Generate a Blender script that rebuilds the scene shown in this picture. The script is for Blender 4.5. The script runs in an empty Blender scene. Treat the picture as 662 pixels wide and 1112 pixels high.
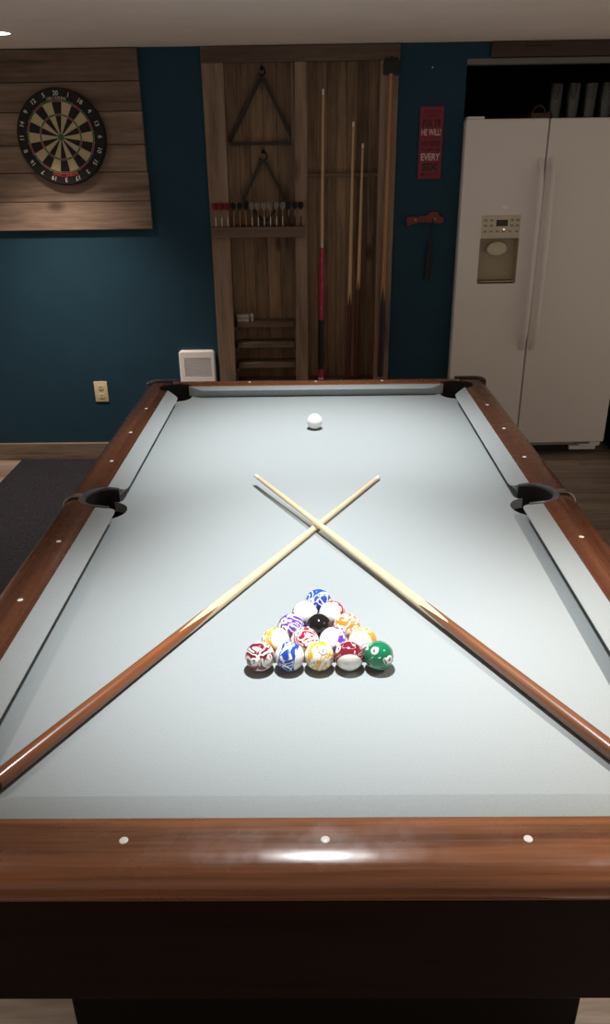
import bpy, bmesh, math, random
from mathutils import Vector, Matrix
random.seed(4)
S = bpy.context.scene
COL = S.collection
H = 0.8                      # rail top above the floor; all coordinates below are relative to the rail top
PI = math.pi
V = Vector

# ------------------------------------------------------------------ materials
def newmat(name):
    m = bpy.data.materials.new(name); m.use_nodes = True
    nt = m.node_tree; b = nt.nodes['Principled BSDF']
    return m, nt, b
def N(nt, t, **kw):
    n = nt.nodes.new(t)
    for k, v in kw.items(): setattr(n, k, v)
    return n
def ramp(nt, stops, interp='LINEAR'):
    r = N(nt, 'ShaderNodeValToRGB'); e = r.color_ramp.elements
    r.color_ramp.interpolation = interp
    while len(e) < len(stops): e.new(0.5)
    for i, (p, c) in enumerate(stops):
        e[i].position = p; e[i].color = (*c, 1)
    return r
def plain(name, col, rough=0.5, metal=0, var=0.0, nscale=40, coat=0, bump=0, bscale=300, spec=0.5):
    m, nt, b = newmat(name); L = nt.links
    b.inputs['Roughness'].default_value = rough; b.inputs['Metallic'].default_value = metal
    b.inputs['Coat Weight'].default_value = coat; b.inputs['Specular IOR Level'].default_value = spec
    tc = N(nt, 'ShaderNodeTexCoord')
    if var > 0:
        nz = N(nt, 'ShaderNodeTexNoise'); nz.inputs['Scale'].default_value = nscale; nz.inputs['Detail'].default_value = 5
        L.new(tc.outputs['Object'], nz.inputs['Vector'])
        r = ramp(nt, [(0.3, [c*(1-var) for c in col]), (0.7, [min(1, c*(1+var)) for c in col])])
        L.new(nz.outputs['Fac'], r.inputs['Fac']); L.new(r.outputs['Color'], b.inputs['Base Color'])
    else:
        b.inputs['Base Color'].default_value = (*col, 1)
    if bump > 0:
        nb = N(nt, 'ShaderNodeTexNoise'); nb.inputs['Scale'].default_value = bscale; nb.inputs['Detail'].default_value = 3
        L.new(tc.outputs['Object'], nb.inputs['Vector'])
        bp = N(nt, 'ShaderNodeBump'); bp.inputs['Strength'].default_value = bump; bp.inputs['Distance'].default_value = 0.002
        L.new(nb.outputs['Fac'], bp.inputs['Height']); L.new(bp.outputs['Normal'], b.inputs['Normal'])
    return m
def wood(name, cols, axis='x', freq=14, stretch=14, rough=0.6, fine=0.35, island=0.0, knots=0.0, coat=0, bump=0.15, distort=1.2, smudge=0, rot=None):
    """streaky grain along axis; every loose plank gets its own offset and tone"""
    m, nt, b = newmat(name); L = nt.links
    tc = N(nt, 'ShaderNodeTexCoord'); geo = N(nt, 'ShaderNodeNewGeometry')
    add = N(nt, 'ShaderNodeVectorMath', operation='MULTIPLY_ADD')
    add.inputs[1].default_value = (7.3, 5.1, 9.7)
    L.new(geo.outputs['Random Per Island'], add.inputs[0]); L.new(tc.outputs['Object'], add.inputs[2])
    mp = N(nt, 'ShaderNodeMapping')
    sc = [1, 1, 1]; sc['xyz'.index(axis)] = 1/stretch
    mp.inputs['Scale'].default_value = sc
    L.new(add.outputs[0], mp.inputs['Vector'])
    n1 = N(nt, 'ShaderNodeTexNoise'); n1.inputs['Scale'].default_value = freq; n1.inputs['Detail'].default_value = 6; n1.inputs['Distortion'].default_value = distort
    n2 = N(nt, 'ShaderNodeTexNoise'); n2.inputs['Scale'].default_value = freq*7; n2.inputs['Detail'].default_value = 4
    L.new(mp.outputs[0], n1.inputs['Vector']); L.new(mp.outputs[0], n2.inputs['Vector'])
    mx = N(nt, 'ShaderNodeMix', data_type='FLOAT'); mx.inputs[0].default_value = fine
    L.new(n1.outputs['Fac'], mx.inputs[2]); L.new(n2.outputs['Fac'], mx.inputs[3])
    k = len(cols)
    r = ramp(nt, [(0.32+0.36*i/(k-1), c) for i, c in enumerate(cols)])
    L.new(mx.outputs[0], r.inputs['Fac'])
    out = r.outputs['Color']
    if island > 0:
        mr = N(nt, 'ShaderNodeMapRange'); mr.inputs[3].default_value = 1-island; mr.inputs[4].default_value = 1+island
        L.new(geo.outputs['Random Per Island'], mr.inputs[0])
        vm = N(nt, 'ShaderNodeVectorMath', operation='SCALE')
        L.new(out, vm.inputs[0]); L.new(mr.outputs[0], vm.inputs['Scale']); out = vm.outputs[0]
    if knots > 0:
        mk_ = N(nt, 'ShaderNodeMapping'); s2 = [1, 1, 1]; s2['xyz'.index(axis)] = 0.6
        mk_.inputs['Scale'].default_value = s2; L.new(add.outputs[0], mk_.inputs['Vector'])
        vo = N(nt, 'ShaderNodeTexVoronoi'); vo.inputs['Scale'].default_value = knots
        L.new(mk_.outputs[0], vo.inputs['Vector'])
        kr = ramp(nt, [(0.06, (0.25, 0.22, 0.2)), (0.15, (1, 1, 1))])
        L.new(vo.outputs['Distance'], kr.inputs['Fac'])
        mm = N(nt, 'ShaderNodeMix', data_type='RGBA', blend_type='MULTIPLY'); mm.inputs[0].default_value = 0.85
        L.new(out, mm.inputs[6]); L.new(kr.outputs['Color'], mm.inputs[7]); out = mm.outputs[2]
    L.new(out, b.inputs['Base Color'])
    b.inputs['Roughness'].default_value = rough; b.inputs['Coat Weight'].default_value = coat; b.inputs['Coat Roughness'].default_value = 0.12
    if smudge > 0:
        ns = N(nt, 'ShaderNodeTexNoise'); ns.inputs['Scale'].default_value = 22; ns.inputs['Detail'].default_value = 6
        L.new(tc.outputs['Object'], ns.inputs['Vector'])
        mr = N(nt, 'ShaderNodeMapRange'); mr.inputs[1].default_value = .3; mr.inputs[2].default_value = .7; mr.inputs[3].default_value = rough-smudge; mr.inputs[4].default_value = rough+smudge
        L.new(ns.outputs['Fac'], mr.inputs[0]); L.new(mr.outputs[0], b.inputs['Roughness'])
    if bump > 0:
        bp = N(nt, 'ShaderNodeBump'); bp.inputs['Strength'].default_value = bump; bp.inputs['Distance'].default_value = 0.003
        L.new(mx.outputs[0], bp.inputs['Height']); L.new(bp.outputs['Normal'], b.inputs['Normal'])
    return m
def emis(name, col, s):
    m, nt, b = newmat(name)
    b.inputs['Base Color'].default_value = (*col, 1); b.inputs['Emission Color'].default_value = (*col, 1); b.inputs['Emission Strength'].default_value = s
    return m

M = {}
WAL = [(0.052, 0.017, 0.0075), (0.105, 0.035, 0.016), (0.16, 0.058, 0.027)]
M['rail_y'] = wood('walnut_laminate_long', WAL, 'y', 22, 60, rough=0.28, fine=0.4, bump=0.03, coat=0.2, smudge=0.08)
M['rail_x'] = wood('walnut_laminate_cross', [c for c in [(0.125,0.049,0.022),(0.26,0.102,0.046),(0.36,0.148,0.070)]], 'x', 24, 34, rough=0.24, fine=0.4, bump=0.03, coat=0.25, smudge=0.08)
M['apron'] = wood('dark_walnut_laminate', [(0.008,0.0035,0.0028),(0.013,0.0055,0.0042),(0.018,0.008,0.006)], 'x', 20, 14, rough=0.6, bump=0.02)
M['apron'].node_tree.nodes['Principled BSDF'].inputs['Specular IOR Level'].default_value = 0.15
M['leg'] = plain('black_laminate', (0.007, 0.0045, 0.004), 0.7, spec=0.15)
M['sight'] = plain('white_sight', (0.9, 0.86, 0.8), 0.35)
M['pocket'] = plain('black_pocket_leather', (0.006, 0.006, 0.006), 0.8)
M['casting'] = plain('grey_pocket_casting', (0.085, 0.085, 0.09), 0.35, var=0.15)
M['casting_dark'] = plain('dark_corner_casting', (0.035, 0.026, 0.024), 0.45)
M['chrome'] = plain('worn_metal', (0.55, 0.55, 0.55), 0.3, metal=1)
M['felt'] = plain('grey_felt', (0.318, 0.348, 0.352), 0.95, var=0.06, nscale=350, bump=0.12, bscale=900, spec=0.1)
M['maple'] = wood('maple', [(0.58, 0.44, 0.25), (0.70, 0.56, 0.35), (0.76, 0.63, 0.43)], 'z', 30, 30, rough=0.3, bump=0, coat=0.3)
M['butt'] = wood('orange_brown_cue_butt', [(0.14, 0.042, 0.012), (0.21, 0.066, 0.019), (0.27, 0.092, 0.028)], 'z', 40, 25, rough=0.28, bump=0, coat=0.5)
M['butt2'] = wood('brown_cue_butt', [(0.12, 0.046, 0.020), (0.175, 0.068, 0.029), (0.23, 0.095, 0.042)], 'z', 40, 25, rough=0.3, bump=0, coat=0.5)
M['ferrule'] = plain('white_ferrule', (0.85, 0.85, 0.83), 0.3)
M['tip'] = plain('leather_tip', (0.45, 0.55, 0.6), 0.9)
M['blackrub'] = plain('black_rubber', (0.012, 0.011, 0.011), 0.7)
M['teal'] = plain('teal_wall_paint', (0.0125, 0.047, 0.077), 0.75, var=0.05, nscale=8, bump=0.25, bscale=140, spec=0.25)
M['ceil'] = plain('ceiling_paint', (0.93, 0.84, 0.77), 0.9, var=0.03, nscale=5, bump=0.1, bscale=60, spec=0.1)
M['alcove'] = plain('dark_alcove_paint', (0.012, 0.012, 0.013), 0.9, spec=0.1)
M['edge'] = plain('lit_drywall_edge', (0.16, 0.15, 0.145), 0.6)  # grey colour stands in for light caught by the drywall edge
M['valance'] = wood('dark_stained_valance', [(0.03,0.013,0.009),(0.06,0.026,0.018)], 'x', 14, 12, rough=0.45)
BARN = [(0.10, 0.066, 0.048), (0.18, 0.122, 0.09), (0.24, 0.168, 0.126), (0.30, 0.215, 0.165)]
M['barn_x'] = wood('reclaimed_barn_boards', BARN, 'x', 9, 10, rough=0.85, fine=0.42, island=0.25, knots=3.2, bump=0.45)
NI = [(0.095, 0.058, 0.034), (0.185, 0.12, 0.073), (0.25, 0.166, 0.104), (0.31, 0.21, 0.134)]
M['niche_z'] = wood('reclaimed_upright_boards', NI, 'z', 9, 9, rough=0.85, fine=0.4, island=0.4, knots=4.0, bump=0.3)
NP = [(0.10, 0.067, 0.047), (0.165, 0.112, 0.080), (0.22, 0.152, 0.109), (0.27, 0.19, 0.138)]
M['frame_z'] = wood('reclaimed_frame_upright', NP, 'z', 10, 10, rough=0.85, fine=0.3, island=0.25, knots=3.0, bump=0.4)
M['frame_x'] = wood('reclaimed_frame_cross', [[c*.82 for c in k] for k in NP], 'x', 10, 10, rough=0.85, fine=0.3, island=0.2, knots=3.0, bump=0.4)
M['base'] = wood('weathered_baseboard', [(0.09,0.06,0.045),(0.19,0.14,0.105),(0.27,0.205,0.155)], 'x', 12, 10, rough=0.8, fine=0.4, knots=2.2, bump=0.3)
M['dark_wood'] = wood('dark_rack_wood', [(0.010,0.006,0.004),(0.026,0.014,0.009)], 'x', 14, 6, rough=0.5)
M['iron'] = plain('black_iron', (0.02, 0.017, 0.015), 0.5, metal=0.6)
M['mat'] = plain('charcoal_carpet', (0.030, 0.030, 0.035), 1.0, var=0.45, nscale=160, bump=0.6, bscale=500, spec=0.05)
M['white_fridge'] = plain('white_textured_enamel', (0.78, 0.76, 0.74), 0.35, bump=0.06, bscale=420)
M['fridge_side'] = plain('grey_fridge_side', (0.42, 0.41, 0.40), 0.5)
M['bisque'] = plain('bisque_plastic', (0.60, 0.55, 0.43), 0.4)
M['recess'] = plain('beige_recess_plastic', (0.40, 0.35, 0.245), 0.45)
M['display'] = plain('black_display', (0.005, 0.004, 0.004), 0.15)
M['key'] = plain('grey_key_print', (0.30, 0.28, 0.22), 0.5)
M['lit'] = emis('lit_indicator', (1.0, 0.85, 0.5), 1.2)
M['white_plastic'] = plain('white_plastic', (0.90, 0.90, 0.92), 0.45)
M['almond'] = plain('almond_plastic', (0.66, 0.58, 0.38), 0.4)
M['slot'] = plain('dark_slot', (0.015, 0.013, 0.012), 0.8)
M['db_black'] = plain('black_sisal', (0.008, 0.007, 0.007), 0.85)
M['db_cream'] = plain('cream_sisal', (0.50, 0.40, 0.235), 0.9, var=0.12, nscale=200)
M['db_red'] = plain('red_sisal', (0.27, 0.03, 0.022), 0.9)
M['db_green'] = plain('green_sisal', (0.018, 0.14, 0.03), 0.9)
M['db_wire'] = plain('grey_wire', (0.35, 0.34, 0.32), 0.4, metal=0.5)
M['db_num'] = plain('pale_number_wire', (0.55, 0.53, 0.48), 0.5)
M['db_redtext'] = plain('red_print', (0.62, 0.05, 0.04), 0.6)
M['sign_red'] = plain('crimson_sign_paint', (0.21, 0.012, 0.036), 0.6, var=0.12, nscale=60)
M['sign_dark'] = plain('dark_sign_print', (0.018, 0.008, 0.010), 0.6)
M['sign_dim'] = plain('maroon_sign_print', (0.10, 0.008, 0.018), 0.6)
M['sign_white'] = plain('offwhite_sign_print', (0.62, 0.48, 0.46), 0.6)
M['opener'] = plain('rusty_red_cast_iron', (0.13, 0.026, 0.015), 0.6, var=0.35, nscale=60)
M['flt_red'] = plain('red_dart_flight', (0.22, 0.006, 0.025), 0.5)
M['flt_black'] = plain('black_dart_flight', (0.006, 0.006, 0.007), 0.5)
M['flt_white'] = plain('pale_dart_flight', (0.27, 0.23, 0.21), 0.5)
M['flt_navy'] = plain('navy_dart_flight', (0.012, 0.016, 0.022), 0.5)
M['steel'] = plain('steel', (0.5, 0.47, 0.44), 0.4, metal=0.8)
M['brass'] = plain('dull_brass', (0.30, 0.20, 0.10), 0.45, metal=0.7)
M['pink'] = plain('crimson_cue_wrap', (0.52, 0.03, 0.10), 0.45, var=0.3, nscale=30)
M['blackbutt'] = plain('black_cue_butt', (0.008, 0.006, 0.006), 0.35)
M['redbutt'] = wood('dark_red_cue_butt', [(0.05,0.007,0.006),(0.10,0.014,0.010)], 'z', 30, 20, rough=0.35, bump=0)
M['tan_shaft'] = wood('orange_tan_shaft', [(0.34,0.16,0.065),(0.46,0.24,0.10)], 'z', 30, 30, rough=0.4, bump=0)
M['shaft_dull'] = wood('ash_shaft', [(0.52,0.36,0.20),(0.66,0.48,0.29)], 'z', 30, 30, rough=0.45, bump=0)
M['carton'] = plain('pale_chalk_carton', (0.42, 0.39, 0.35), 0.7, var=0.25, nscale=60)
M['basket'] = wood('brown_tray_wood', [(0.05,0.024,0.012),(0.12,0.058,0.03)], 'x', 20, 8, rough=0.6)
def mat_glass():
    m, nt, b = newmat('clear_glass')
    b.inputs['Base Color'].default_value = (0.9, 0.93, 0.93, 1); b.inputs['Roughness'].default_value = 0.03
    b.inputs['Transmission Weight'].default_value = 1.0; b.inputs['IOR'].default_value = 1.45
    return m
M['glass'] = mat_glass()
def mat_floor():
    m = wood('grey_brown_laminate_planks', [(0.15,0.11,0.08),(0.27,0.21,0.16),(0.37,0.305,0.245)], 'x', 9, 12, rough=0.45, fine=0.4, island=0.22, bump=0.08)
    return m
M['floor'] = mat_floor()

# ------------------------------------------------------------------ mesh helpers
def box(bm, x0, x1, y0, y1, z0, z1, mi=0):
    vs = [bm.verts.new((x, y, z)) for x in (x0, x1) for y in (y0, y1) for z in (z0, z1)]
    q = [(0,1,3,2),(4,6,7,5),(0,4,5,1),(2,3,7,6),(0,2,6,4),(1,5,7,3)]
    for f in q:
        fc = bm.faces.new([vs[i] for i in f]); fc.material_index = mi
    return vs
def cham(bm, x0, x1, y0, y1, z0, z1, b=0.003, mi=0, seg=2):
    """box with rounded edges"""
    t = bmesh.new(); box(t, x0, x1, y0, y1, z0, z1)
    bmesh.ops.bevel(t, geom=list(t.edges), offset=b, segments=seg, profile=0.6, affect='EDGES')
    for f in t.faces: f.material_index = mi
    merge(bm, t)
def merge(bm, t):
    me = bpy.data.meshes.new('tmp'); t.to_mesh(me); t.free(); bm.from_mesh(me); bpy.data.meshes.remove(me)
def prism(bm, poly, z0, z1, axis='z', mi=0):
    def P(a, b, c): return {'z': (a, b, c), 'y': (a, c, b), 'x': (c, a, b)}[axis]
    lo = [bm.verts.new(P(a, b, z0)) for a, b in poly]; hi = [bm.verts.new(P(a, b, z1)) for a, b in poly]
    fs = [bm.faces.new(lo[::-1]), bm.faces.new(hi)]
    n = len(poly)
    for i in range(n): fs.append(bm.faces.new((lo[i], lo[(i+1) % n], hi[(i+1) % n], hi[i])))
    for f in fs: f.material_index = mi
def loft(bm, rings, closed=True, caps=True, mi=0):
    vs = [[bm.verts.new(p) for p in r] for r in rings]
    for a, b in zip(vs, vs[1:]):
        n = len(a)
        for i in range(n if closed else n-1):
            f = bm.faces.new((a[i], a[(i+1) % n], b[(i+1) % n], b[i])); f.material_index = mi
    if caps:
        for r in (vs[0][::-1], vs[-1]):
            try: f = bm.faces.new(r); f.material_index = mi
            except ValueError: pass
def frame(d):
    d = d.normalized(); a = V((0, 0, 1)) if abs(d.z) < .9 else V((1, 0, 0))
    u = d.cross(a).normalized(); return u, d.cross(u).normalized()
def lathe(bm, prof, o=(0, 0, 0), d=(0, 0, 1), seg=24, mi=0, caps=True):
    """prof: (t along d, radius)"""
    o = V(o); d = V(d).normalized(); u, w = frame(d)
    loft(bm, [[o+d*t+u*(r*math.cos(2*PI*k/seg))+w*(r*math.sin(2*PI*k/seg)) for k in range(seg)] for t, r in prof], mi=mi, caps=caps)
def tube(bm, pts, r, seg=10, mi=0, closed=False):
    pts = [V(p) for p in pts]; rings = []; n = len(pts); pu = None
    for i, p in enumerate(pts):
        if closed: d = pts[(i+1) % n]-pts[i-1]
        else: d = pts[min(i+1, n-1)]-pts[max(i-1, 0)]
        d.normalize()
        if pu is None: u, w = frame(d)
        else:
            u = (pu-d*pu.dot(d)).normalized(); w = d.cross(u)
        pu = u; rr = r[i] if isinstance(r, (list, tuple)) else r
        rings.append([p+u*(rr*math.cos(2*PI*k/seg))+w*(rr*math.sin(2*PI*k/seg)) for k in range(seg)])
    if closed: rings.append(rings[0]); loft(bm, rings, caps=False, mi=mi); bmesh.ops.remove_doubles(bm, verts=bm.verts, dist=1e-6)
    else: loft(bm, rings, mi=mi)
def arc(cx, cy, r, a0, a1, n=14, ry=None):
    ry = r if ry is None else ry
    return [(cx+r*math.cos(math.radians(a0+(a1-a0)*i/n)), cy+ry*math.sin(math.radians(a0+(a1-a0)*i/n))) for i in range(n+1)]

ORG = {}
def tag(o, label=None, cat=None, group=None, kind=None):
    if label: o['label'] = label
    if cat: o['category'] = cat
    if group: o['group'] = group
    if kind: o['kind'] = kind
    return o
def thing(name, org, label, cat, group=None, rz=0):
    o = bpy.data.objects.new(name, None); COL.objects.link(o); o.empty_display_size = 0.05
    o.location = (org[0], org[1], org[2]+H); o.rotation_euler[2] = rz
    ORG[o.name] = V(org)
    return tag(o, label, cat, group)
def mk(name, bm, mats, parent=None, org=(0, 0, 0), smooth=None, bevel=0, local=False, label=None, angle=35):
    if not isinstance(mats, (list, tuple)): mats = [mats]
    bmesh.ops.recalc_face_normals(bm, faces=bm.faces)
    o0 = ORG[parent.name] if parent else V(org)
    if not local:
        for v in bm.verts: v.co -= o0
    me = bpy.data.meshes.new(name); bm.to_mesh(me); bm.free()
    for m in mats: me.materials.append(M[m] if isinstance(m, str) else m)
    o = bpy.data.objects.new(name, me); COL.objects.link(o)
    if parent: o.parent = parent
    else: o.location = (o0.x, o0.y, o0.z+H)
    ORG[o.name] = o0
    if smooth:
        for p in me.polygons: p.use_smooth = True
        if smooth == 'auto':
            me.set_sharp_from_angle(angle=math.radians(angle))
    if bevel:
        b = o.modifiers.new('bevel', 'BEVEL'); b.width = bevel; b.segments = 2; b.limit_method = 'ANGLE'; b.angle_limit = math.radians(40)
        for p in me.polygons: p.use_smooth = True
        me.set_sharp_from_angle(angle=math.radians(50))
    if label: o['label'] = label
    return o
def structure(name, bm, m, bevel=0):
    return tag(mk(name, bm, m, bevel=bevel), kind='structure')
def copyobj(o, parent=None):
    c = o.copy(); COL.objects.link(c); ORG[c.name] = ORG[o.name]
    if parent: c.parent = parent
    for ch in list(o.children): copyobj(ch, c)
    return c
def text_bm(s, size, xf, mi=0, bold=0.0, depth=0, maxw=None, align='CENTER'):
    """text as a flat mesh; xf maps (x, y) of the lettering to a point"""
    cu = bpy.data.curves.new('t', 'FONT'); cu.body = s; cu.size = size; cu.align_x = align; cu.align_y = 'CENTER'
    cu.offset = bold; cu.resolution_u = 3
    o = bpy.data.objects.new('t', cu); COL.objects.link(o)
    bpy.context.view_layer.update()
    dg = bpy.context.evaluated_depsgraph_get()
    me = bpy.data.meshes.new_from_object(o.evaluated_get(dg))
    bm = bmesh.new(); bm.from_mesh(me)
    bpy.data.objects.remove(o); bpy.data.curves.remove(cu); bpy.data.meshes.remove(me)
    k = 1.0
    if maxw and bm.verts:
        w = max(v.co.x for v in bm.verts)-min(v.co.x for v in bm.verts); k = maxw/w
    bmesh.ops.triangulate(bm, faces=bm.faces)
    for v in bm.verts: v.co = xf(v.co.x*k, v.co.y)
    for f in bm.faces: f.material_index = mi
    return bm

# ------------------------------------------------------------------ camera
CAM = V((-0.0109, -0.8682, 0.8574))
cd = bpy.data.cameras.new('camera'); cam = bpy.data.objects.new('camera', cd); COL.objects.link(cam); S.camera = cam
p_, y_, r_ = 0.43012, -0.0134, -0.014876
fw = V((math.sin(y_)*math.cos(p_), math.cos(y_)*math.cos(p_), -math.sin(p_)))
rt0 = V((math.cos(y_), -math.sin(y_), 0)); up0 = rt0.cross(fw)
rt = rt0*math.cos(r_)+up0*math.sin(r_); up = -rt0*math.sin(r_)+up0*math.cos(r_)
mw = Matrix((( rt.x, up.x, -fw.x, CAM.x), (rt.y, up.y, -fw.y, CAM.y), (rt.z, up.z, -fw.z, CAM.z+H), (0, 0, 0, 1)))
cam.matrix_world = mw
cd.sensor_fit = 'VERTICAL'; cd.sensor_height = 36; cd.sensor_width = 36; cd.lens = 837.13/1112*36; cd.clip_start = 0.02

# ------------------------------------------------------------------ room shell
YW = 3.566; CZ = 1.37; FZ = -0.8
XL, XR, YB = -2.6, 2.6, -3.2
# floor of separate planks running along x
bm = bmesh.new()
pw = 0.19; y = YB; row = 0
while y < 4.5:
    x = XL-0.3-random.random()*1.0
    while x < XR:
        ln = 1.25
        x0, x1 = max(x, XL-.3), min(x+ln-0.0015, XR+.3)
        if x1 > x0: box(bm, x0, x1, y, y+pw-0.002, FZ-0.03, FZ)
        x += ln
    y += pw; row += 1
structure('floor', bm, 'floor')
bm = bmesh.new(); box(bm, XL-.3, XR+.3, YB-.3, 4.6, CZ, CZ+.1); structure('ceiling', bm, 'ceil')
# back wall with the niche and the fridge alcove cut out
NX0, NX1, NZ0, NZ1 = -0.556, 0.424, -0.37, CZ
AX0, AX1, AZ1 = 0.772, 1.815, 1.298
bm = bmesh.new()
for x0, x1, z0, z1 in ((XL-.3, NX0, FZ, CZ), (NX0, NX1, FZ, NZ0), (NX1, AX0, FZ, CZ), (AX0, AX1, AZ1, CZ), (AX1, XR+.3, FZ, CZ)):
    box(bm, x0, x1, YW, YW+.25, z0, z1)
structure('wall_back', bm, 'teal')
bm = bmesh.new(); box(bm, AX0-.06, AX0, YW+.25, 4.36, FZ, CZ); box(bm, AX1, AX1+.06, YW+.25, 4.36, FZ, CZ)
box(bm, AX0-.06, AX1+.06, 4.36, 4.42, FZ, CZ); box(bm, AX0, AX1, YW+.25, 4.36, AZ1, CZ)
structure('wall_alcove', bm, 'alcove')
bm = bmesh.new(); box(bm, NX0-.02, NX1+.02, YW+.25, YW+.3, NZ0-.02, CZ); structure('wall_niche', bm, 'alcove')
# weathered baseboard on the left part of the wall and a piece between niche and alcove
bm = bmesh.new(); box(bm, XL, AX0-.02, YW-.022, YW, FZ, -0.695); structure('baseboard_back', bm, 'base', bevel=0.003)
# grey strip imitating light on the alcove's drywall edge and the dark board above it
bm = bmesh.new(); box(bm, AX0-.002, AX1, YW-.006, YW+.05, AZ1-.028, AZ1); structure('trim_1', bm, 'edge', bevel=0.004)
bm = bmesh.new(); box(bm, 0.885, 2.55, YW-.02, YW, AZ1+.002, CZ-.001)
box(bm, 1.05, 1.20, YW-.023, YW-.019, AZ1+.045, AZ1+.049)
structure('trim_2', bm, 'valance', bevel=0.002)

# charcoal carpet runner on the left
bm = bmesh.new(); cham(bm, -1.793, -0.50, 1.45, 3.535, FZ, FZ+.009, 0.004)
tag(mk('carpet_mat', bm, 'mat', org=(-1.1, 2.5, FZ)), 'charcoal carpet mat on the floor left of the pool table', 'mat')

# recessed ceiling light seen at the top left
def can_light(x, y, label):
    t = thing('recessed_light', (x, y, CZ), label, 'ceiling light')
    bm = bmesh.new(); lathe(bm, [(-.004, .050), (-.004, .066), (-.001, .070), (0.0, .070), (0.0, .050)], (x, y, CZ), (0, 0, 1), 32, caps=False)
    mk('trim_ring', bm, 'white_plastic', t, smooth='auto')
    bm = bmesh.new(); lathe(bm, [(-.0025, .0505), (-.0005, .0505)], (x, y, CZ), (0, 0, 1), 32)
    mk('lens', bm, M['canlens'], t)
M['canlens'] = emis('lit_downlight_lens', (1.0, 0.96, 0.88), 9)
can_light(-1.36, 3.02, 'lit round recessed downlight in the ceiling at upper left')

# ------------------------------------------------------------------ pool table
NXs = 0.552      # nose of the side cushions
WI, WO = 0.609, 0.698
Y0, Y1 = 0.0, 2.230   # cushion noses at the near and far end
ZB = -0.043
T = thing('pool_table', (0, 1.11, FZ), 'walnut pool table with grey felt and black pockets, filling the foreground', 'pool table')
# bed of slate under felt, with pocket cut-outs
cr, sr = 0.064, 0.062
CC = [(sx*0.582, yy) for sx in (-1, 1) for yy in (-0.024, 2.256)]
SC = [(-0.604, 1.115), (0.604, 1.115)]
bx, by0, by1 = 0.606, -0.045, 2.270
def edge_arc(cx, cy, r, a0, a1): return arc(cx, cy, r, a0, a1, 16)
def corner_angles(cx, cy, r, sx, sy):
    # where the circle meets the bed edges x = sx*bx and y = by
    by_ = by1 if sy > 0 else by0
    ax = math.degrees(math.asin((-sy)*math.sqrt(max(0, r*r-(sx*bx-cx)**2))/r))
    p1 = (sx*bx, cy-sy*math.sqrt(r*r-(sx*bx-cx)**2)); p2 = (cx-sx*math.sqrt(r*r-(by_-cy)**2), by_)
    return math.degrees(math.atan2(p1[1]-cy, p1[0]-cx)), math.degrees(math.atan2(p2[1]-cy, p2[0]-cx))
poly = []
# go counter-clockwise from the near right corner
a, b = corner_angles(0.582, -0.024, cr, 1, -1)      # near right: from y edge (b) to x edge (a), clockwise arc inside
def sweep(cx, cy, r, s, e, via):
    s %= 360; e %= 360
    d = (e-s) % 360
    m = (s+d/2) % 360
    dif = abs((m-via+180) % 360-180)
    if dif > 90: d -= 360
    return arc(cx, cy, r, s, s+d, 18)
poly += sweep(0.582, -0.024, cr, b, a, 135)
dy = math.degrees(math.acos((bx-0.604)/sr))
poly += arc(0.604, 1.115, sr, -dy, -360+dy, 20)
a, b = corner_angles(0.582, 2.256, cr, 1, 1); poly += sweep(0.582, 2.256, cr, a, b, 225)
a, b = corner_angles(-0.582, 2.256, cr, -1, 1); poly += sweep(-0.582, 2.256, cr, b, a, 315)
poly += arc(-0.604, 1.115, sr, 180-dy, -180+dy, 20)
a, b = corner_angles(-0.582, -0.024, cr, -1, -1); poly += sweep(-0.582, -0.024, cr, a, b, 45)
bm = bmesh.new(); prism(bm, poly, ZB-.03, ZB)
mk('bed', bm, 'felt', T)

# cushions: cross-section swept between mitred ends
def cushion(p_back0, p_back1, p_nose0, p_nose1, name='cushion', rnd=0.012):
    """four plan points: back line ends and nose line ends"""
    b0, b1, n0, n1 = V(p_back0), V(p_back1), V(p_nose0), V(p_nose1)
    def at(f, s):     # f 0 back .. 1 nose, s 0..1 along
        a = b0.lerp(n0, f); c = b1.lerp(n1, f); return a.lerp(c, s)
    prof = [(0.0, -.0015), (0.35, -.0035), (0.75, -.0062), (0.93, -.0072), (0.985, -.0078), (1.0, -.0090), (0.985, -.0102), (0.86, -.0150), (0.62, -.0270), (0.42, ZB+.0015), (0.0, ZB+.0005)]
    L = (n1-n0).length
    ss = [0.0, 0.004/L, 0.012/L, 0.03/L, .5, 1-0.03/L, 1-0.012/L, 1-0.004/L, 1.0]
    pull = [0.013, 0.006, 0.0015, 0, 0, 0, 0.0015, 0.006, 0.013]     # rounded nose ends
    wdt = (b0-n0).length
    rings = []
    for s, q in zip(ss, pull):
        ring = []
        for f, z in prof:
            ff = f*(1-q/wdt*(f**3)); p = at(ff, s); ring.append((p.x, p.y, z))
        rings.append(ring)
    bm = bmesh.new(); loft(bm, rings)
    return mk(name, bm, 'felt', T, smooth='auto', angle=40)
for sx in (-1, 1):
    cushion((sx*WI, 0.045), (sx*WI, 1.056), (sx*NXs, 0.100), (sx*NXs, 1.046))
    cushion((sx*WI, 1.184), (sx*WI, 2.215), (sx*NXs, 1.186), (sx*NXs, 2.130))
cushion((-0.535, -0.047), (0.535, -0.047), (-0.478, 0.003), (0.478, 0.003))
cushion((-0.530, 2.272), (0.530, 2.272), (-0.470, 2.228), (0.470, 2.228))

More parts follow.
